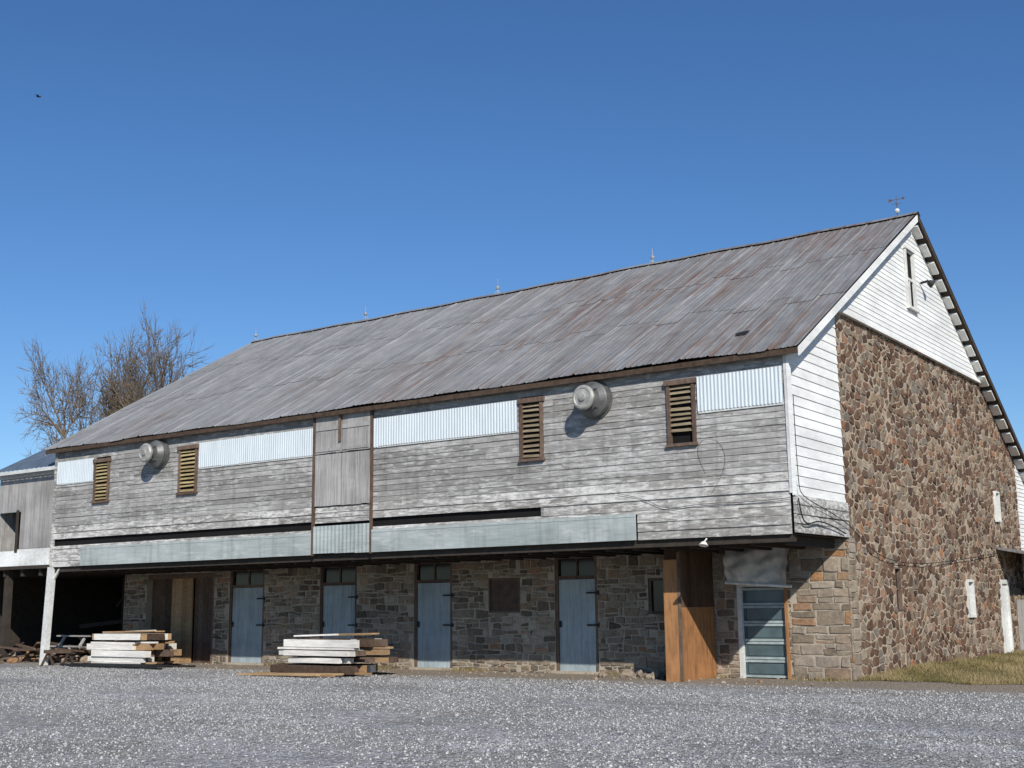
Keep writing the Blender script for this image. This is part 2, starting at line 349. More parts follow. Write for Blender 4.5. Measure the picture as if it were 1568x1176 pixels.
# ---------------------------------------------------------------- closing walls, floor, underside
mb=MB()
mb.face([(-L,0.03,2.72),(-0.02,0.03,2.72),(-0.02,0.03,zw(0.03)),(-L,0.03,zw(0.03))],0)
mb.face([(-0.015,0.03,2.72),(-0.015,D+.01,2.72),(-0.015,D+.01,zw(D)),(-0.015,0.03,zw(0.03))],0)
mb.face([(-0.03,D,HS-.1),(-0.03,YR+(HR-.13-HS)/SL,HS-.1),(-0.03,YR,HR-.14)],0)
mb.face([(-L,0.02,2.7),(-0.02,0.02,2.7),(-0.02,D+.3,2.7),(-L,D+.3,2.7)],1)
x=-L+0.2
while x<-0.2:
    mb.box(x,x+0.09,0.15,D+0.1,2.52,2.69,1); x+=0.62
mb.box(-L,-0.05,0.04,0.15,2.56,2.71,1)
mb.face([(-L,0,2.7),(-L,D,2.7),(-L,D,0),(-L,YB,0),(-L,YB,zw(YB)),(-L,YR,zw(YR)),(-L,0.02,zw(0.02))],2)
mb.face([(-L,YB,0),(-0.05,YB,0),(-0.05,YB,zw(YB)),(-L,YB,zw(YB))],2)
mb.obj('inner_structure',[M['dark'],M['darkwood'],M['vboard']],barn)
# ---------------------------------------------------------------- siding helper
def board(mb,side,ab,bb,at,bt,zb,zt,ob,ot,mat,r=None,back=-0.005):
    if r is None:r=random.random()
    f=(lambda a,o,z:(a,-o,z)) if side=='f' else (lambda a,o,z:(o,a,z))
    mb.hexa([f(ab,ob,zb),f(bb,ob,zb),f(bb,back,zb),f(ab,back,zb),f(at,ot,zt),f(bt,ot,zt),f(bt,back,zt),f(at,back,zt)],mat,r)
def rows(mb,side,x0,x1,z0,z1,h,mat,off=0.012,mx=4.0,lo=None,hi=None,jit=0.004,skip=[],lap=0.020,sag=0):
    z=z0
    while z<z1-0.02:
        zt=min(z+h,z1); 
        A0=max(x0,lo(z)) if lo else x0; A0t=max(x0,lo(zt)) if lo else x0
        B0=min(x1,hi(z)) if hi else x1; B0t=min(x1,hi(zt)) if hi else x1
        if B0-A0>0.05:
            cuts=[A0]; a=A0+R(0.6,mx)
            while a<B0-0.5: cuts.append(a); a+=R(mx*.5,mx)
            cuts.append(B0)
            for i in range(len(cuts)-1):
                p,q=cuts[i],cuts[i+1]
                pt=A0t if i==0 else p; qt=B0t if i==len(cuts)-2 else q
                if pt>=qt: pt=qt=(pt+qt)/2; 
                j=R(-jit,jit); dz=R(-.005,.005) if jit>0.002 else 0
                segs=[(p,q,pt,qt)]
                for (s0,s1,sz0,sz1) in skip:
                    if z+h*.5>sz0 and z+h*.5<sz1:
                        ns=[]
                        for (a1,b1,a2,b2) in segs:
                            if b1<=s0 or a1>=s1: ns.append((a1,b1,a2,b2)); continue
                            if a1<s0: ns.append((a1,s0,a2,s0))
                            if b1>s1: ns.append((s1,b1,s1,b2))
                        segs=ns
                rr=random.random()
                for (a1,b1,a2,b2) in segs:
                    board(mb,side,a1+.001,b1-.0015,a2+.001,b2-.0015,z+dz,zt+0.010,off+lap+j,off+0.002+j,mat,rr)
        z+=h
LOUV=[(-20.38,-19.72,4.45,5.60),(-16.82,-16.10,4.46,5.66),(-5.93,-5.36,4.48,5.74),(-2.46,-1.86,4.5,5.72)]
mb=MB()
rows(mb,'f',-L,-0.06,3.83,5.99,0.122,0,lap=.016,jit=.005,skip=LOUV+[(-11.9,-10.08,3.75,6.2)])
rows(mb,'f',-L,-0.06,3.47,3.83,0.18,1,lap=.03,skip=[(-11.9,-10.08,3.4,3.84)])
rows(mb,'f',-L,-0.06,3.20,3.27,0.07,1,mx=5)
rows(mb,'f',-5.4,-0.06,3.27,3.47,0.2,1,mx=3)
rows(mb,'f',-3.2,-0.06,2.70,3.20,0.165,1,mx=3,off=0.02,jit=.008)
rows(mb,'f',-L,-20.82,2.70,3.20,0.165,1,mx=3)
mb.box(-5.45,-5.38,-.035,0.0,3.28,3.48,0)
mb.box(-0.055,-0.005,-0.045,0.0,3.42,6.0,2); mb.box(-L-0.03,-L+0.1,-0.045,0.0,2.72,6.0,1)
mb.obj('front_siding',[M['siding'],M['sidingpale'],M['whitetrim']],barn)
mb=MB()
for cuts in ([-20.8,-17.2,-14.1,-11.92],[-10.06,-7.4,-5.0,-3.23]):
    for s,e in zip(cuts[:-1],cuts[1:]):
        dz=R(-.008,.008); mb.box(s+.002,e-.002,-0.075,-0.03,2.70+dz,3.21+dz*.5,0)
mb.box(-20.8,-11.93,-0.082,-0.076,3.15,3.20,0,0.9); mb.box(-10.05,-3.24,-0.082,-0.076,3.15,3.20,0,0.9)
mb.obj('teal_band',[M['band']],barn)
def corrug(mb,x0,x1,z0,z1,y,m,per=0.076,amp=0.008):
    n=int((x1-x0)/per*4); xs=[x0+(x1-x0)*i/n for i in range(n+1)]
    ys=[y-amp*math.sin(2*math.pi*(x/per)) for x in xs]
    for i in range(n):
        q=random.Random(int(xs[i]/0.66)); rr=q.random(); dz=q.uniform(-.012,.012)
        mb.face([(xs[i],ys[i],z0+dz),(xs[i+1],ys[i+1],z0+dz),(xs[i+1],ys[i+1],z1),(xs[i],ys[i],z1)],m,rr)
mb=MB()
for (a,b,z0,z1) in [(-22.1,-20.42,5.03,5.66),(-16.03,-11.95,5.05,5.70),(-10.04,-5.99,5.09,5.74),(-1.8,-0.08,5.06,5.74)]:
    corrug(mb,a,b,z0,z1,-0.055,0)
    mb.box(a,b,-0.045,-0.035,z0-0.03,z0+0.02,1); 
corrug(mb,-11.86,-10.1,2.72,3.36,-0.085,2,0.12,.006)
mb.obj('corrugated_panels',[M['fibre'],M['whitetrim'],M['band']],barn)
# hay doors
mb=MB()
def vboards(mb,x0,x1,y0,y1,z0,z1,m,w=0.16):
    a=x0
    while a<x1-0.02:
        b=min(a+w*R(.8,1.2),x1); mb.box(a,b-.004,y0+R(-.003,.003),y1,z0+R(-.008,.008),z1,m); a=b
for (a,b) in ((-11.85,-11.02),(-10.99,-10.12)):
    vboards(mb,a,b,-0.075,-0.03,5.06,5.98,0); vboards(mb,a,b,-0.075,-0.03,3.82,5.03,0)
    mb.box(a+.02,b-.02,-0.095,-0.077,5.60,5.70,0); mb.box(a+.02,b-.02,-0.095,-0.077,5.10,5.17,0)
rows(mb,'f',-11.85,-10.11,3.43,3.8,0.12,1,off=.03)
mb.box(-11.93,-11.87,-0.09,-0.03,2.68,6.0,2,0.1);mb.box(-10.1,-10.05,-0.09,-0.03,2.68,6.0,2,0.1)
mb.box(-11.08,-11.02,-0.12,-0.08,5.3,5.98,2)
mb.obj('hay_doors',[M['vboard'],M['sidingpale'],M['trimwood']],barn)
# louvres
for i,(a,b,z0,z1) in enumerate(LOUV):
    mb=MB(); fr=0.065; sm=1 if i<2 else 2
    mb.box(a,a+fr,-0.075,0.015,z0,z1-.09,0);mb.box(b-fr,b,-0.075,0.015,z0,z1-.09,0);mb.box(a-.04,b+.04,-0.10,0.015,z1-.088,z1+.01,0);mb.box(a-.03,b+.03,-0.095,0.015,z0-.06,z0-.002,0)
    mb.face([(a,0.018,z0),(b,0.018,z0),(b,0.018,z1),(a,0.018,z1)],3)
    n=11;st=(z1-.1-z0)/n
    for k in range(n):
        if i==3 and k<2: continue
        zc=z0+st*(k+.5); dz=R(-.01,.01); dw=R(-.012,.012)
        p=[(a+fr,-0.060,zc-st*.22+dz),(b-fr,-0.060,zc-st*.22+dz+dw),(b-fr,-0.0,zc+st*.28+dz+dw),(a+fr,-0.0,zc+st*.28+dz)]
        r=random.random(); mb.hexa([q for q in p]+[(q[0],q[1]+.003,q[2]+.018) for q in p],sm,r)
    mb.obj('louvre_window_%d'%(i+1),[M['trimwood'],M['yellowwood'],M['dullwood'],M['dark']],barn)
# forebay side (white) and lower weathered boards
mb=MB()
yf=lambda z:YR-(HR-.14-z)/SL
yb_=lambda z:YR+(HR-.14-z)/SL
rows(mb,'g',0.0,D+0.02,3.38,zw(D)-.02,0.185,0,off=0.006,mx=9,lo=yf,jit=0.001)
mb.box(0.0,0.05,-0.045,0.05,3.38,6.02,0,.6)
rows(mb,'g',-0.02,D+.05,2.72,3.38,0.165,1,off=0.035,mx=3,jit=.012)
mb.obj('forebay_side_siding',[M['white'],M['sidingpale']],barn)
mb=MB()
rows(mb,'g',0,20,HS,HR-.2,0.115,0,off=0.07,mx=30,lo=yf,hi=yb_,jit=0.0005,lap=.014,skip=[(7.08,7.76,8.2,9.66)])
mb.box(0.05,0.115,yf(HS)-.02,yb_(HS)+.02,HS-.06,HS+.004,0,.5)
mb.face([(0.05,yf(HS),HS),(0.05,yb_(HS),HS),(0.05,YR,HR-.14)],0)
mb.face([(-0.02,yf(HS),HS-.05),(-0.02,yb_(HS),HS-.05),(0.055,yb_(HS),HS-.05),(0.055,yf(HS),HS-.05)],0)
rows(mb,'g',YE+.0,YB,2.6,zw(YE),0.115,0,off=0.02,mx=30,hi=lambda z:min(YB,yb_(z)),jit=0.0005)
mb.face([(0.0,YE,0),(0.0,YB,0),(0,YB,zw(YB)),(0,YE,zw(YE))],0)
mb.obj('gable_white_siding',[M['white']],barn)
# gable windows
mb=MB()
a,b,z0,z1=7.10,7.74,8.25,9.64
X=0.115
mb.box(0.06,X+.02,a,a+.06,z0,z1,0);mb.box(0.06,X+.02,b-.06,b,z0,z1,0);mb.box(0.06,X+.04,a-.03,b+.03,z1,z1+.07,0);mb.box(0.06,X+.05,a-.04,b+.04,z0-.06,z0,0)
mb.box(0.052,0.058,a+.06,b-.06,z0,z1,1)
mb.box(0.06,.09,a+.06,b-.06,8.92,8.98,0); mb.box(0.06,.085,(a+b)/2-.02,(a+b)/2+.02,8.25,8.92,0)
def gwin(a,b,z0,z1,mats,fw=0.045,proud=0.03,mid=True):
    mb.box(-0.10,proud,a,a+fw,z0,z1,mats);mb.box(-0.10,proud,b-fw,b,z0,z1,mats);mb.box(-0.10,proud+.01,a+fw,b-fw,z1-fw,z1-.002,mats);mb.box(-0.10,proud+.02,a+fw,b-fw,z0+.002,z0+fw,mats)
    mb.box(-0.12,-0.08,a,b,z0,z1,2)
    if mid: mb.box(-0.075,-0.05,a+fw,b-fw,(z0+z1)/2-.015,(z0+z1)/2+.015,mats)
gwin(5.22,5.60,1.29,2.2,3,.035,.0)
gwin(10.44,10.99,1.08,2.0,0,.06,0.06)
mb.box(-.07,-.03,10.52,10.91,1.16,1.94,0,.6)
gwin(13.72,14.13,3.57,4.40,0,.05,0.07)
mb.box(-.07,0.0,13.63,14.35,0,1.99,0,.9); mb.box(-.06,.05,13.60,13.70,0,2.02,0);mb.box(-.06,.05,14.28,14.38,0,2.02,0);mb.box(-.06,.055,13.70,14.28,1.92,2.03,0)
mb.tube((0.1,8.2,9.02),(0.28,8.25,9.06),0.03,0.03,8,4,cap=True); mb.lathe((0.26,8.27,9.05),(0.6,0.4,-0.5),[(0,0.03),(0.03,.07),(0.14,0.10),(0.15,0.09),(0.13,0)],14,4)
mb.obj('gable_windows_and_door',[M['whitetrim'],M['dark'],M['glass'],M['trimwood'],M['iron']],barn)
# ---------------------------------------------------------------- roof
X0,X1=-L-0.33,0.33
def und(x,y): return 0.014*math.sin(x*0.9+1)*math.sin(y*.5+.4)+0.012*math.sin(x*2.3)*math.cos(y*.8)-0.012*math.sin((x+22)/22*math.pi*2)
def roof_slope(mb,sgn,ylen):
    W=0.61; nP=int(round((X1-X0)/W)); W=(X1-X0)/nP
    prof=[(0,0.028),(.035,.002),(.10,.002),(.125,.013),(.15,.002),(.24,.002),(.265,.013),(.29,.002),(.38,.002),(.405,.013),(.43,.002),(.50,.002),(.525,.010),(.55,.002)]
    lens=[0,ylen*.33,ylen*.66,ylen]
    for i in range(nP):
        xs=[X0+W*i+p*W/0.61 for p,_ in prof]+[X0+W*(i+1)]; hs=[h for _,h in prof]+[0.028]
        rc=random.random()
        for k in range(3):
            r=.6*rc+.4*random.random(); d0=lens[k]-(0.0 if k==0 else 0.06); d1=lens[k+1]+(R(-.02,.03) if k==2 else R(-.3,.3)); n=6
            if k>0: d0=d1p-.06
            d1p=d1
            base=len(mb.v); lift=R(0,.006)
            for q in range(n+1):
                d=d0+(d1-d0)*q/n; f=q/n; y=YR+sgn*d
                for x,h in zip(xs,hs): mb.v.append((x,y,HR-SL*d+h+und(x,d)+0.006*f+lift*f))
            m=len(xs)
            for q in range(n):
                for c in range(m-1):
                    mb.f.append((base+q*m+c,base+q*m+c+1,base+(q+1)*m+c+1,base+(q+1)*m+c)); mb.m.append(0); mb.r.append(r)
mb=MB(); roof_slope(mb,-1,YR+0.2); roof_slope(mb,1,YB+.2-YR)
n=40
for i in range(n):
    xa=X0-.02+(X1-X0+.04)*i/n; xb=X0-.02+(X1-X0+.04)*(i+1)/n
    for s in (-1,1):
        mb.face([(xa,YR,HR+.055+und(xa,0)),(xb,YR,HR+.055+und(xb,0)),(xb,YR+s*.16,HR+.055-.16*SL+und(xb,0)),(xa,YR+s*.16,HR+.055-.16*SL+und(xa,0))],0,random.Random(i//4).random())
mb.hexa([(-1.32,0.72,zs(.72)+.03),(-1.12,0.74,zs(.74)+.03),(-1.1,0.9,zs(.9)+.03),(-1.28,0.88,zs(.88)+.03),(-1.32,0.72,zs(.72)+.08),(-1.12,0.74,zs(.74)+.07),(-1.1,0.9,zs(.9)+.045),(-1.28,0.88,zs(.88)+.05)],1,.5)
mb.obj('metal_roof',[M['roof'],M['iron']],barn)
mb=MB()
def slab(y0,y1,t0,t1,x0,x1,m):
    mb.hexa([(x0,y0,zs(y0)-t1),(x1,y0,zs(y0)-t1),(x1,y1,zs(y1)-t1),(x0,y1,zs(y1)-t1),(x0,y0,zs(y0)-t0),(x1,y0,zs(y0)-t0),(x1,y1,zs(y1)-t0),(x0,y1,zs(y1)-t0)],m,.5)
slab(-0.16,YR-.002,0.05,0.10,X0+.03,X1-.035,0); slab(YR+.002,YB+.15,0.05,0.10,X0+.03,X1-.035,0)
slab(-0.17,YR-.002,0.03,0.19,X1-.033,X1-.005,1)
slab(YR+.002,YB+.15,0.035,0.10,X1-.033,X1-.005,2)
slab(-0.17,YR-.002,0.045,0.17,X0+.005,X0+.028,1)
mb.box(X0+.03,X1-.036,-0.19,-0.165,zs(-.17)-.14,zs(-.17)-.035,2)
d=0.35
while d<YB-YR:
    y=YR+d; mb.beam((0.03,y,zs(y)-.135),(X1-.07,y,zs(y)-.135),0.42,0.05,1,None,(0,SL,1)); d+=0.56
mb.obj('roof_deck_and_trim',[M['darkwood'],M['white'],M['brownwood']],barn)
# lightning rods
mb=MB()
for x in (-22.45,-17.35,-12.07,-6.85):
    z=HR+.03; mb.tube((x,YR,z),(x,YR,z+.46),.014,.007,6,0); mb.lathe((x,YR,z+.18),(0,0,1),[(-.06,0),(-.042,.042),(0,.06),(.042,.042),(.06,0)],10,0)
    mb.tube((x-.1,YR-.1,z-.05),(x,YR,z+.12),.008,.008,5,0);mb.tube((x+.1,YR+.1,z-.05),(x,YR,z+.12),.008,.008,5,0)
mb.obj('lightning_rods',[M['fancap']],barn)
mb=MB(); x=-.15;z=HR+.03
mb.tube((x,YR,z),(x,YR,z+.52),.010,.006,6,0); mb.lathe((x,YR,z+.14),(0,0,1),[(-.07,0),(-.045,.045),(0,.065),(.045,.045),(.07,0)],12,1)
for dx,dy in ((.13,0),(-.13,0),(0,.13),(0,-.13)): mb.tube((x,YR,z+.32),(x+dx,YR+dy,z+.32),.005,.005,5,0)
mb.tube((x-.16,YR,z+.43),(x+.15,YR,z+.43),.007,.007,5,0)
mb.face([(x+.14,YR,z+.47),(x+.22,YR,z+.43),(x+.14,YR,z+.39)],0)
mb.face([(x-.22,YR,z+.48),(x-.10,YR,z+.45),(x-.10,YR,z+.41),(x-.22,YR,z+.38),(x-.18,YR,z+.43)],0)
mb.obj('weather_vane',[M['trimwood'],M['whitetrim']],barn)
# ---------------------------------------------------------------- lower doors & windows
for i,(a,b) in enumerate(doors):
    mb=MB()
    for p in ((a,a+.08),(b-.08,b)): mb.box(p[0],p[1],D+.02,D+.16,0,2.58,0)
    mb.box(a+.08,b-.08,D+.02,D+.16,2.06,2.13,0); mb.box(a+.08,b-.08,D+.02,D+.16,2.51,2.58,0)
    mb.box(a+.08,b-.08,D+.09,D+.10,2.13,2.51,2); mb.box((a+b)/2-.02,(a+b)/2+.02,D+.06,D+.088,2.13,2.51,0)
    vboards(mb,a+.085,b-.085,D+.05,D+.09,0.04,2.05,1,0.19)
    for z in (1.05,1.75):
        mb.box(b-.28,b+.05,D-.02,D+.03,z-.018,z+.018,3)
        mb.tube((b+.03,D-.03,z-.05),(b+.03,D-.03,z+.05),.018,.018,8,3,cap=True)
    mb.box(a+.12,a+.15,D+.0,D+.035,1.0,1.14,3)
    mb.box(a-.05,b+.05,D-.12,D+.2,-.02,.05,4)
    mb.obj('stable_door_%d'%(i+1),[M['trimwood'],M['door'],M['glass'],M['iron'],M['mortf']],barn)
mb=MB()
a,b,z0,z1=-8.70,-7.79,1.33,2.13
for bx in ((a,a+.05,z0,z1),(b-.05,b,z0,z1),(a+.05,b-.05,z0,z0+.05),(a+.05,b-.05,z1-.05,z1)): mb.box(bx[0],bx[1],D+.0,D+.1,bx[2],bx[3],0)
mb.box(a+.05,b-.05,D+.03,D+.06,z0+.05,z1-.05,1)
a,b,z0,z1=-4.44,-3.41,1.28,2.04
for bx in ((a,a+.06,z0,z1),(b-.06,b,z0,z1),(a+.06,b-.06,z0,z0+.06),(a+.06,b-.06,z1-.06,z1),((a+b)/2-.02,(a+b)/2+.02,z0+.06,z1-.06)): mb.box(bx[0],bx[1],D+.03,D+.1,bx[2],bx[3],0)
mb.box(a+.06,b-.06,D+.08,D+.09,z0+.06,z1-.06,2)
vboards(mb,-21.18,-20.2,D+.20,D+.24,0,2.48,3,.2); vboards(mb,-20.2,-19.3,D+.12,D+.16,0,2.48,4,.22); vboards(mb,-19.3,-18.27,D+.20,D+.24,0,2.48,0,.2)
mb.box(-21.2,-18.25,D+.05,D+.12,2.36,2.49,0)
mb.box(-18.33,-18.25,D,D+.15,0,2.36,0)
mb.obj('lower_windows_and_sliding_doors',[M['trimwood'],M['brownpanel'],M['glass'],M['brownwood'],M['tanwood']],barn)
# garage door : dark glazed sections between pale horizontal rails
mb=MB(); a,b=-2.37,-1.28
mb.box(a,a+.09,D-.02,D+.15,0,1.9,0); mb.box(b-.07,b,D-.02,D+.15,0,1.9,2); mb.box(a+.09,b-.07,D-.02,D+.15,1.81,1.9,0)
n=5;h=1.78/n
mb.box(a+.095,b-.075,D+.10,D+.12,.02,1.80,1,.5)
for k in range(n):
    z=.02+k*h
    mb.box(a+.15,b-.13,D+.088,D+.098,z+.07,z+h-.07,4,.5)
    mb.box(a+.095,b-.075,D+.06,D+.099,z+h-.06,z+h-.012,3)
    mb.box(a+.095,b-.075,D+.055,D+.099,z+.0,z+.045,3,R(.0,.4))
mb.box(a+.092,a+.145,D+.07,D+.099,.02,1.8,1,.3); mb.box(b-.125,b-.072,D+.07,D+.099,.02,1.8,1,.3)
mb.obj('garage_door',[M['whitetrim'],M['teal'],M['ply'],M['rail'],simple('garage_glazing',(0.085,0.125,0.135),0.25,0,3,0.3,0.5)],barn)
me=MB(); nx,nz=40,22; a,b=-2.48,-1.12
for j in range(nz+1):
    for i in range(nx+1):
        u=i/nx;v=j/nz; x=a+(b-a)*u; z=2.68-.78*v-(0.10*u*u*v)+.02*math.sin(u*9)*v
        bul=.16*math.sin(math.pi*v)*(.6+.4*math.sin(u*5+1))+.03*math.sin(u*17+v*5)+.02*math.sin(v*19+u*8)+.012*math.sin(u*31-v*13)
        if u>.85: bul+=.15*(u-.85)/.15*v
        me.v.append((x,D-.12-bul-.12*v,z))
for j in range(nz):
    for i in range(nx):
        p=j*(nx+1)+i; me.f.append((p,p+1,p+nx+2,p+nx+1)); me.m.append(0); me.r.append(.5)
aw=me.obj('canvas_awning',[M['tarp']],barn,smooth=True)
mb=MB(); mb.tube((a-.02,D-.25,1.90),(b+.05,D-.28,1.80),.03,.03,8,0,cap=True); mb.obj('awning_roller',[M['whitetrim']],barn)
mb=MB(); mb.beam((-22.36,0.02,0),(-22.22,0.02,2.7),0.22,0.14,0,.5,(0,1,0)); mb.beam((-22.30,.06,2.2),(-21.9,.06,2.66),.05,.06,0)
mb.obj('support_post',[M['whitetrim']],barn)
# ---------------------------------------------------------------- plywood enclosure
mb=MB(); s_=.05
mb.box(-3.265+s_,-2.935+s_,0.95,1.00,0.0,2.35,0,.9)
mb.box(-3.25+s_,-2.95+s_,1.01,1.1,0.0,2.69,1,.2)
mb.box(-2.95+s_,-2.925+s_,1.00,D-.04,0.0,1.42,0,.2)
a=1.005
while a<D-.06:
    b=min(a+R(.15,.25),D-.04); mb.box(-2.952+s_,-2.93+s_,a,b-.005,1.425,2.69,1); a=b  # upper side boards coloured darker to imitate the forebay's cast shadow
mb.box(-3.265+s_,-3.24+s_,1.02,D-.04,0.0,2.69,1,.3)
mb.box(-2.95+s_,-2.90+s_,0.94,1.00,0.0,2.5,2,.6)
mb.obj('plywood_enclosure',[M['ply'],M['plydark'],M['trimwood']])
# ---------------------------------------------------------------- exhaust fans
def fan(x,z,s=.86):
    mb=MB(); ax=(0,-1,0)
    q=lambda pr:[(h*s,r*s) for h,r in pr]
    mb.lathe((x,-.03,z),ax,q([(0,.46),(0.03,.46),(0.035,.42),(0.17,.405),(0.19,.42),(0.21,.40),(0.33,.30),(0.36,.21),(0.50,.20),(0.51,.0)]),36,0)
    mb.lathe((x,-.03-.52*s,z),ax,q([(-.03,.20),(-.02,.285),(.04,.29),(.075,.26),(.085,.22),(.07,.20),(.075,.10),(.11,.085),(.12,0)]),32,1)
    for k in range(4):
        an=math.pi/4+k*math.pi/2; mb.beam((x+.40*s*math.cos(an),-.08,z+.40*s*math.sin(an)),(x+.25*s*math.cos(an),-.5*s-.03,z+.25*s*math.sin(an)),.03,.015,0)
    mb.obj('exhaust_fan',[M['metal'],M['fancap']],None,smooth=False)
fan(-4.08,5.53); fan(-17.62,5.53)
# ---------------------------------------------------------------- shed on the left
shed=empty('open_shed'); mb=MB()
xl=-25.6; ys=0.35
a=xl
while a<-22.28:
    b=min(a+R(.18,.27),-22.28)
    if a<-24.55: 
        mb.box(a,b-.004,ys,ys+.03,4.4,5.55,0); mb.box(a,b-.004,ys,ys+.03,2.75,3.25,1)
    else: mb.box(a,b-.004,ys,ys+.03,3.3 if a<-22.9 else 2.75,5.55,0)
    a=b
mb.box(-24.5,-22.9,ys+.005,ys+.03,2.75,3.29,2)
mb.box(xl,-22.28,ys-.03,ys+.0-.002,5.42,5.56,2); mb.box(xl,-22.28,ys-.02,ys-.002,2.70,2.80,3)
mb.box(-24.62,-24.5,ys-.02,ys-.002,3.2,4.45,3)
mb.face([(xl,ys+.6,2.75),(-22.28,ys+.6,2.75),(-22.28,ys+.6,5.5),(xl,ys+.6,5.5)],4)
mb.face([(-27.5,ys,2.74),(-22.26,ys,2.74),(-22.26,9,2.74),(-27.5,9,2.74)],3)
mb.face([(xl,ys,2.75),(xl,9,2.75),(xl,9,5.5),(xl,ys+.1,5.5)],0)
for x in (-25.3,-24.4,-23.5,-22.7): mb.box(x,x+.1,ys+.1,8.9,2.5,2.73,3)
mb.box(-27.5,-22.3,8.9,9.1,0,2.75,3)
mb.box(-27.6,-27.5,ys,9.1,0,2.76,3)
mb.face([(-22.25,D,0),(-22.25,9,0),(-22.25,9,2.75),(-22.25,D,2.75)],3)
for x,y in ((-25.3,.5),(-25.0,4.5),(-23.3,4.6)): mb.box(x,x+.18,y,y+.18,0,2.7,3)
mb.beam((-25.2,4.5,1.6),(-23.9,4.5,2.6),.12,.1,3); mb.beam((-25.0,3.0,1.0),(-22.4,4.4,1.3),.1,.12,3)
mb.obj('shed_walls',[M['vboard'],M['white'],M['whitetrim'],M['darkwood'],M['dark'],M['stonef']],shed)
mb=MB()
n=30
for i in range(n):
    xa=xl-.15+(-22.2-xl+.15)*i/n; xb=xl-.15+(-22.2-xl+.15)*(i+1)/n; ha=.02*(i%2);hb_=.02*((i+1)%2)
    mb.face([(xa,ys-.25,5.60+ha),(xb,ys-.25,5.60+hb_),(xb,6,5.60+.52*(6-ys+.25)+hb_),(xa,6,5.60+.52*(6-ys+.25)+ha)],0)
    mb.face([(xa,12,5.60+ha),(xb,12,5.60+hb_),(xb,6,5.60+.52*(6-ys+.25)+hb_),(xa,6,5.60+.52*(6-ys+.25)+ha)],0)
mb.box(xl-.17,-22.2,ys-.27,ys-.252,5.50,5.60,1)
mb.obj('shed_roof',[M['roofblue'],M['whitetrim']],shed)
# ---------------------------------------------------------------- lean-to at far right of the gable
lt=empty('lean_to_shed'); mb=MB()
mb.hexa([(0.05,13.5,2.82),(1.0,13.5,2.62),(1.0,17.5,2.62),(0.05,17.5,2.82),(0.05,13.5,2.88),(1.0,13.5,2.68),(1.0,17.5,2.68),(0.05,17.5,2.88)],0,.5)
mb.box(0.98,1.01,13.48,17.5,2.5,2.64,1,.2)
for i in range(9):
    mb.box(0.9,0.93,15.2+i*.25,15.445+i*.25,0,2.5,2)
for i in range(4): mb.box(0.02+i*.22,.235+i*.22,15.2,15.23,0,1.5,2)
mb.obj('lean_to_parts',[M['roof'],M['trimwood'],M['vboard']],lt)
# ---------------------------------------------------------------- lumber stacks
def stack(x0,x1,y0,y1,H):
    mb=MB(); z=0.06
    for s in (.15,.5,.85): mb.box(x0+(x1-x0)*s-.05,x0+(x1-x0)*s+.05,y0+.05,y1-.05,0.0,.058,1)
    while z<H:
        th=random.choice([.05,.12,.14,.17]); y=y0+R(-.06,.08)+z*.12; frontwhite=random.random()<.9
        fy=True; sh=R(-.25,.25)
        while y<y1:
            w=random.choice([.1,.14,.18,.2]); 
            if y+w>y1+.05: break
            m=0 if (fy and frontwhite) else random.choice([1,1,2,3,0])
            mb.beam((x0+sh+(R(-.25,.1) if not fy else R(-.08,.08)),y+w/2,z+th/2+R(-.006,.006)),(x1+sh*.5+R(-.45,.35)+(0 if fy else .25),y+w/2+R(-.05,.05),z+th/2+R(-.012,.012)),w-.008,th-.008,m)
            y+=w+random.choice([0,0,.03]); fy=False
        z+=th+random.choice([.0,.015,.045])
    for k in range(3):
        yy=R(y0+.1,y1-.2); mb.beam((x0+R(0,.4),yy,z+.02),(x1+R(-.5,.2),yy+R(-.1,.2),z+.03+R(0,.03)),.13,.035,random.choice([0,0,1]))
    return mb.obj('lumber_stack',[M['lumberwhite'],M['tanwood'],M['trimwood'],M['brownwood']])
stack(-20.9,-18.9,0.45,1.75,0.84)
stack(-12.2,-10.25,-.75,0.55,0.64)
mb=MB()
for k in range(7):
    y=R(-.4,.5); mb.tube((-20.8+R(-.6,.3),y,.03+.02*k%0.06),(-17.4+R(-.6,.8),y+R(-.3,.3),.03+R(0,.04)),.025,.025,7,0,cap=True)
mb.obj('metal_pipes',[M['iron']])
mb=MB()
for k in range(6):
    y=R(-1.2,-.3); mb.beam((-12.9+R(-.5,.5),y,.03),(-10.0+R(-.6,.4),y+R(-.2,.2),.04+R(0,.04)),.14,.04,random.choice([0,1,1]))
mb.obj('loose_planks',[M['lumberwhite'],M['tanwood']])
def rock(mb,c,s,m=0):
    bm=bmesh.new(); bmesh.ops.create_icosphere(bm,subdivisions=2,radius=1); k=[R(.7,1.2) for _ in range(3)]; ph=R(0,9)
    base=len(mb.v); r=random.random()
    for v in bm.verts:
        f=1+.18*math.sin(v.co.x*4+ph)+.15*math.sin(v.co.y*5+ph*2)+R(-.06,.06)
        mb.v.append((c[0]+v.co.x*s*k[0]*f,c[1]+v.co.y*s*k[1]*f,c[2]+v.co.z*s*k[2]*f*.7))
    for f in bm.faces: mb.f.append(tuple(base+v.index for v in f.verts)); mb.m.append(m); mb.r.append(r)
    bm.free()
mb=MB()
for k in range(60): rock(mb,(R(-28,-22.9),R(-.4,2.6),.06),R(.07,.22))
for k in range(16): mb.beam((R(-27,-22.6),R(.2,3),R(.05,.5)),(R(-27,-22.6),R(.2,3),R(.05,.6)),.12,.05,1)
mb.obj('rubble_pile',[M['stoneq'],M['trimwood']])
mb=MB()
for k in range(16): rock(mb,(R(-5.2,-3.6),R(1.3,2.2),.04),R(.05,.14))
mb.obj('rubble_pile',[M['stoneq']])
mb=MB()
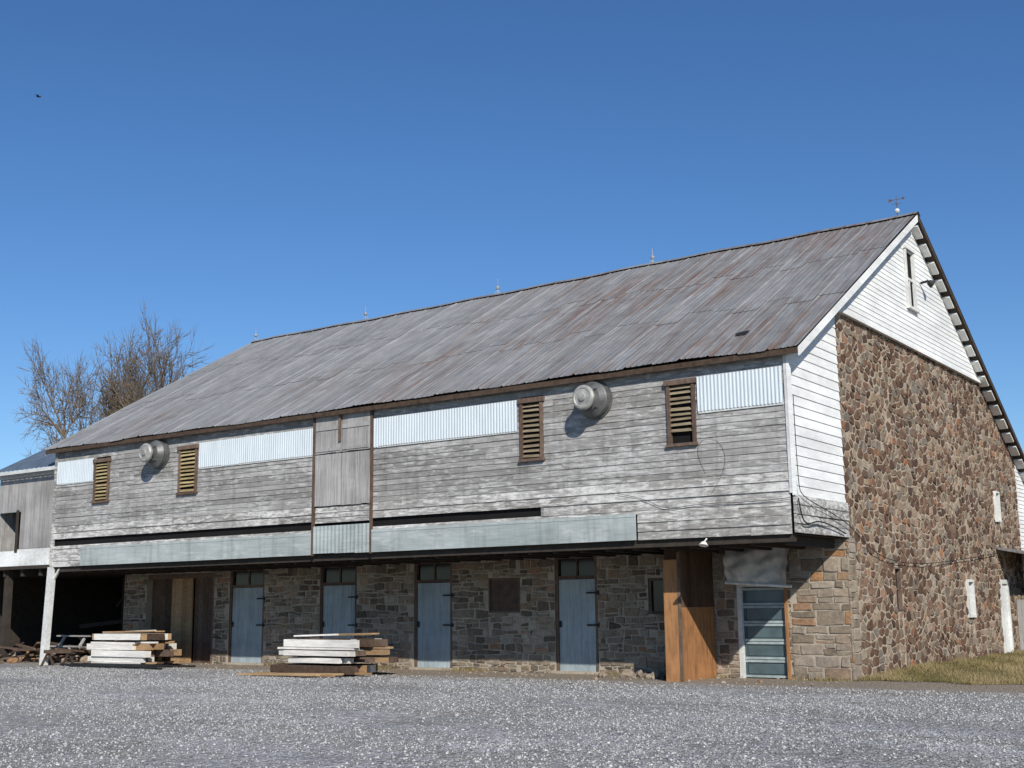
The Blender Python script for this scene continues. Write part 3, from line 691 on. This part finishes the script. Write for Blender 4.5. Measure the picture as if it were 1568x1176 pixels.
for k in range(160): rock(mb,(R(-22,0),R(.6,2.45),.01),R(.015,.05))
for k in range(50): rock(mb,(R(.05,.5),R(2.5,14),.03),R(.02,.07))
mb.obj('scattered_stones',[M['stoneq']])
# picnic bench in the open shed + sawhorse
mb=MB()
for k in range(4): mb.box(-24.6,-23.0,1.9+k*.16,2.05+k*.16,.72,.76,0)
for yy in (1.45,2.85): mb.box(-24.6,-23.0,yy,yy+.24,.43,.47,0)
for xx_ in (-24.3,-23.3):
    mb.beam((xx_,1.5,0),(xx_,2.0,.72),.08,.05,0); mb.beam((xx_,3.05,0),(xx_,2.5,.72),.08,.05,0); mb.box(xx_-.03,xx_+.03,1.45,3.09,.36,.43,0)
mb.obj('picnic_table',[M['vboard']])
mb=MB()
mb.beam((-22.0,-.2,.38),(-21.2,.1,.38),.12,.09,0)
for x,y in ((-21.9,-.17),(-21.3,.07)):
    mb.beam((x,y-.18,0),(x,y,.36),.05,.05,0);mb.beam((x,y+.18,0),(x,y,.36),.05,.05,0)
mb.obj('sawhorse',[M['brownwood']])
# ---------------------------------------------------------------- cables
def cable(name,pts,r=0.012,mat=None):
    cu=bpy.data.curves.new(name,'CURVE'); cu.dimensions='3D'; cu.bevel_depth=r; cu.bevel_resolution=2
    sp=cu.splines.new('NURBS'); sp.points.add(len(pts)-1); sp.order_u=3; sp.use_endpoint_u=True
    for i,p in enumerate(pts): sp.points[i].co=(p[0],p[1],p[2],1)
    cu.materials.append(mat or M['iron']); o=bpy.data.objects.new(name,cu); COL.objects.link(o); o.parent=barn; return o
cable('gable_cable',[(.07,.05,5.2),(.07,.05,3.6),(.12,.1,3.35),(.13,1.4,3.15),(.12,2.4,2.95),(.10,2.9,2.75),(.09,4.4,2.3),(.09,8,2.3),(.09,13.3,2.72)],.008)
cable('front_cable',[(-3.6,-.06,3.62),(-3.0,-.06,3.50),(-2.6,-.06,3.25),(-1.8,-.06,3.33),(-1.0,-.06,3.3),(-.2,-.06,3.32),(.08,-.06,3.35)],.005)
cable('front_cable',[(-1.7,-.04,3.9),(-1.95,-.04,4.35),(-1.6,-.04,4.62),(-1.25,-.04,4.3),(-1.35,-.04,3.8),(-1.6,-.045,3.5)],0.0025)
cable('front_cable',[(.1,-.03,3.32),(.13,-.02,3.0),(.1,.3,2.85),(.12,1,3.0),(.1,2.2,2.78)],0.013)
mb=MB(); mb.tube((-1.75,.0,2.68),(-1.75,-.12,2.60),.015,.015,6,0); mb.lathe((-1.75,-.12,2.62),(0,-.3,-1),[(0,.02),(.02,.05),(.08,.09),(.07,.0)],14,0); mb.obj('yard_lamp',[M['whitetrim']],barn)
# ---------------------------------------------------------------- grass
mb=MB()
def gedge(x): return 2.75+.25*math.sin(x*2)+.12*math.sin(x*5.1)+.12*x
n=30
for i in range(n):
    xa=.06+6*i/n;xb=.06+6*(i+1)/n
    for j in range(16):
        ya=gedge(xa)+(16-gedge(xa))*j/16;yb2=gedge(xa)+(16-gedge(xa))*(j+1)/16;yc=gedge(xb)+(16-gedge(xb))*j/16;yd=gedge(xb)+(16-gedge(xb))*(j+1)/16
        hz=lambda j:0.006+.10*min(1,j/3)
        mb.face([(xa,ya,hz(j)),(xb,yc,hz(j)),(xb,yd,hz(j+1)),(xa,yb2,hz(j+1))],1)
for k in range(34000):
    x=.08+5.5*random.random()**1.3; y=gedge(x)-.35+13*random.random()**1.6; h=R(.03,.12); w=.006; an=R(0,6.3); z=.01+.1*min(1,max(0,(y-gedge(x))/2.4))
    lx,ly=R(-.06,.06),R(-.06,.06); cl=.5+.5*math.sin(x*3+1.3*y)*math.sin(y*1.1+x)
    if cl<.4: h*=.55
    mb.face([(x-w*math.cos(an),y-w*math.sin(an),z),(x+w*math.cos(an),y+w*math.sin(an),z),(x+lx,y+ly,z+h)],0,min(1,max(0,cl*.6+R(0,.55))))
for k in range(1500):
    x=random.choice([-5,-3.2,-.6,-9.3,-15.3,-12])+random.gauss(0,.35); y=D-.05-abs(random.gauss(0,.12)); h=R(.03,.12); an=R(0,6.3); w=.006
    mb.face([(x-w*math.cos(an),y-w*math.sin(an),0),(x+w*math.cos(an),y+w*math.sin(an),0),(x+R(-.05,.05),y+R(-.05,.03),h)],0,R(.2,.9))
mb.obj('grass',[M['grass'],M['turf']])
# ---------------------------------------------------------------- bare trees
def tree(x,y,H,seed,spread):
    rd=random.Random(seed); mb=MB()
    def grow(p,d,Ln,r,lev):
        n=4 if lev>1 else 3; q=p
        for i in range(n):
            d=(d+Vector((rd.uniform(-.22,.22),rd.uniform(-.22,.22),rd.uniform(-.08,.14)))).normalized()
            q2=q+d*(Ln/n); r2=r*(.88 if lev else .7); mb.tube(q,q2,r,r2,6 if lev>3 else (4 if lev>1 else 3),0); q=q2; r=r2
            if lev>0 and i>=(0 if lev<5 else 1):
                for c in range(1 if rd.random()<.6 else 2):
                    ang=rd.uniform(.5,1.1); az=rd.uniform(0,6.28); ax=Vector((math.cos(az),math.sin(az),0)) if abs(d.z)>.8 else d.cross(Vector((rd.uniform(-1,1),rd.uniform(-1,1),rd.uniform(-1,1)))).normalized()
                    nd=(Matrix.Rotation(ang,3,ax)@d); nd.z+=.1; nd.normalize()
                    grow(q,nd,Ln*rd.uniform(.5,.74),max(.015,r*.64),lev-1)
        if lev>0: grow(q,d,Ln*.62,max(.015,r*.85),lev-1)
    grow(Vector((0,0,0)),Vector((0,0,1)),H*.34,H*.021,5)
    V=np.array(mb.v); V*=H/np.percentile(V[:,2],99.8)
    top=V[V[:,2]>.5*H]; c0=np.median(top[:,:2],axis=0); w=np.percentile(np.abs(top[:,:2]-c0),96,axis=0)
    up=np.clip(V[:,2]/(H*.6),0,1)
    for k in (0,1):
        f=spread/w[k]; V[:,k]=(V[:,k]-c0[k]*up)*(1+(f-1)*np.clip(V[:,2]/(H*.3),0,1))
    mb.v=[(x+a,y+b,c) for a,b,c in V.tolist()]
    mb.obj('bare_tree',[M['bark']])
tree(-48.2,20.5,16.4,3,3.3); tree(-45.3,21.0,17.2,11,3.0)
# ---------------------------------------------------------------- bird
mb=MB(); c=Vector((-34.5,6.4,22.3)); fx=Vector((.8,.58,-.2)).normalized(); sd=Vector((0,-.3,1)).normalized()
mb.lathe(c-fx*.12,fx,[(0,.0),(.04,.015),(.10,.035),(.16,.03),(.20,.02),(.24,.0)],10,0)
wd=fx.cross(sd).normalized()
for s in (-1,1):
    mb.face([c+fx*.05,c+wd*(.16*s)+fx*.07+sd*.07,c+wd*(.34*s)-fx*.06+sd*.03,c+wd*(.15*s)-fx*.03+sd*.05,c-fx*.05],0)
mb.face([c-fx*.10,c-fx*.22+wd*.05,c-fx*.22-wd*.05],0)
mb.obj('bird',[M['iron']])
# ---------------------------------------------------------------- light, sky, camera
sd=Vector((1.05,-1.0,0.94)).normalized(); el=math.asin(sd.z); az=math.atan2(sd.x,sd.y)
sl=bpy.data.lights.new('sun','SUN'); sl.energy=5.0; sl.angle=math.radians(.5); sl.color=(1,.955,.88)
so=bpy.data.objects.new('sun',sl); so.rotation_euler=sd.to_track_quat('Z','Y').to_euler(); COL.objects.link(so)
w=bpy.data.worlds.new('World'); scene.world=w; w.use_nodes=True; nt=w.node_tree
sk=nt.nodes.new('ShaderNodeTexSky'); sk.sky_type='NISHITA'; sk.sun_disc=False; sk.sun_elevation=el; sk.sun_rotation=az
sk.air_density=1.0; sk.dust_density=0.0; sk.ozone_density=6.0
hs=nt.nodes.new('ShaderNodeHueSaturation'); hs.inputs['Saturation'].default_value=1.12; hs.inputs['Hue'].default_value=0.504; nt.links.new(sk.outputs[0],hs.inputs['Color'])
bg=nt.nodes['Background']; bg.inputs[1].default_value=0.108; nt.links.new(hs.outputs[0],bg.inputs[0])
yaw,pitch,roll,F=0.6199,0.1804,-0.0112,1.8609
f=Vector((-math.sin(yaw)*math.cos(pitch),math.cos(yaw)*math.cos(pitch),math.sin(pitch))); r=f.cross(Vector((0,0,1))).normalized(); u=r.cross(f)
r2=r*math.cos(roll)+u*math.sin(roll); u2=-r*math.sin(roll)+u*math.cos(roll)
cam=bpy.data.cameras.new('camera'); cam.sensor_width=36; cam.lens=36*F/1.568; cam.clip_end=3000; cam.clip_start=.1
co=bpy.data.objects.new('camera',cam); m=Matrix((r2,u2,-f)).transposed().to_4x4(); m.translation=Vector((8.5608,-20.6308,1.4886)); co.matrix_world=m
COL.objects.link(co); scene.camera=co
scene.view_settings.view_transform='Standard'; scene.view_settings.look='None'; scene.view_settings.exposure=0
print('faces',sum(len(o.data.polygons) for o in bpy.data.objects if o.type=='MESH'))
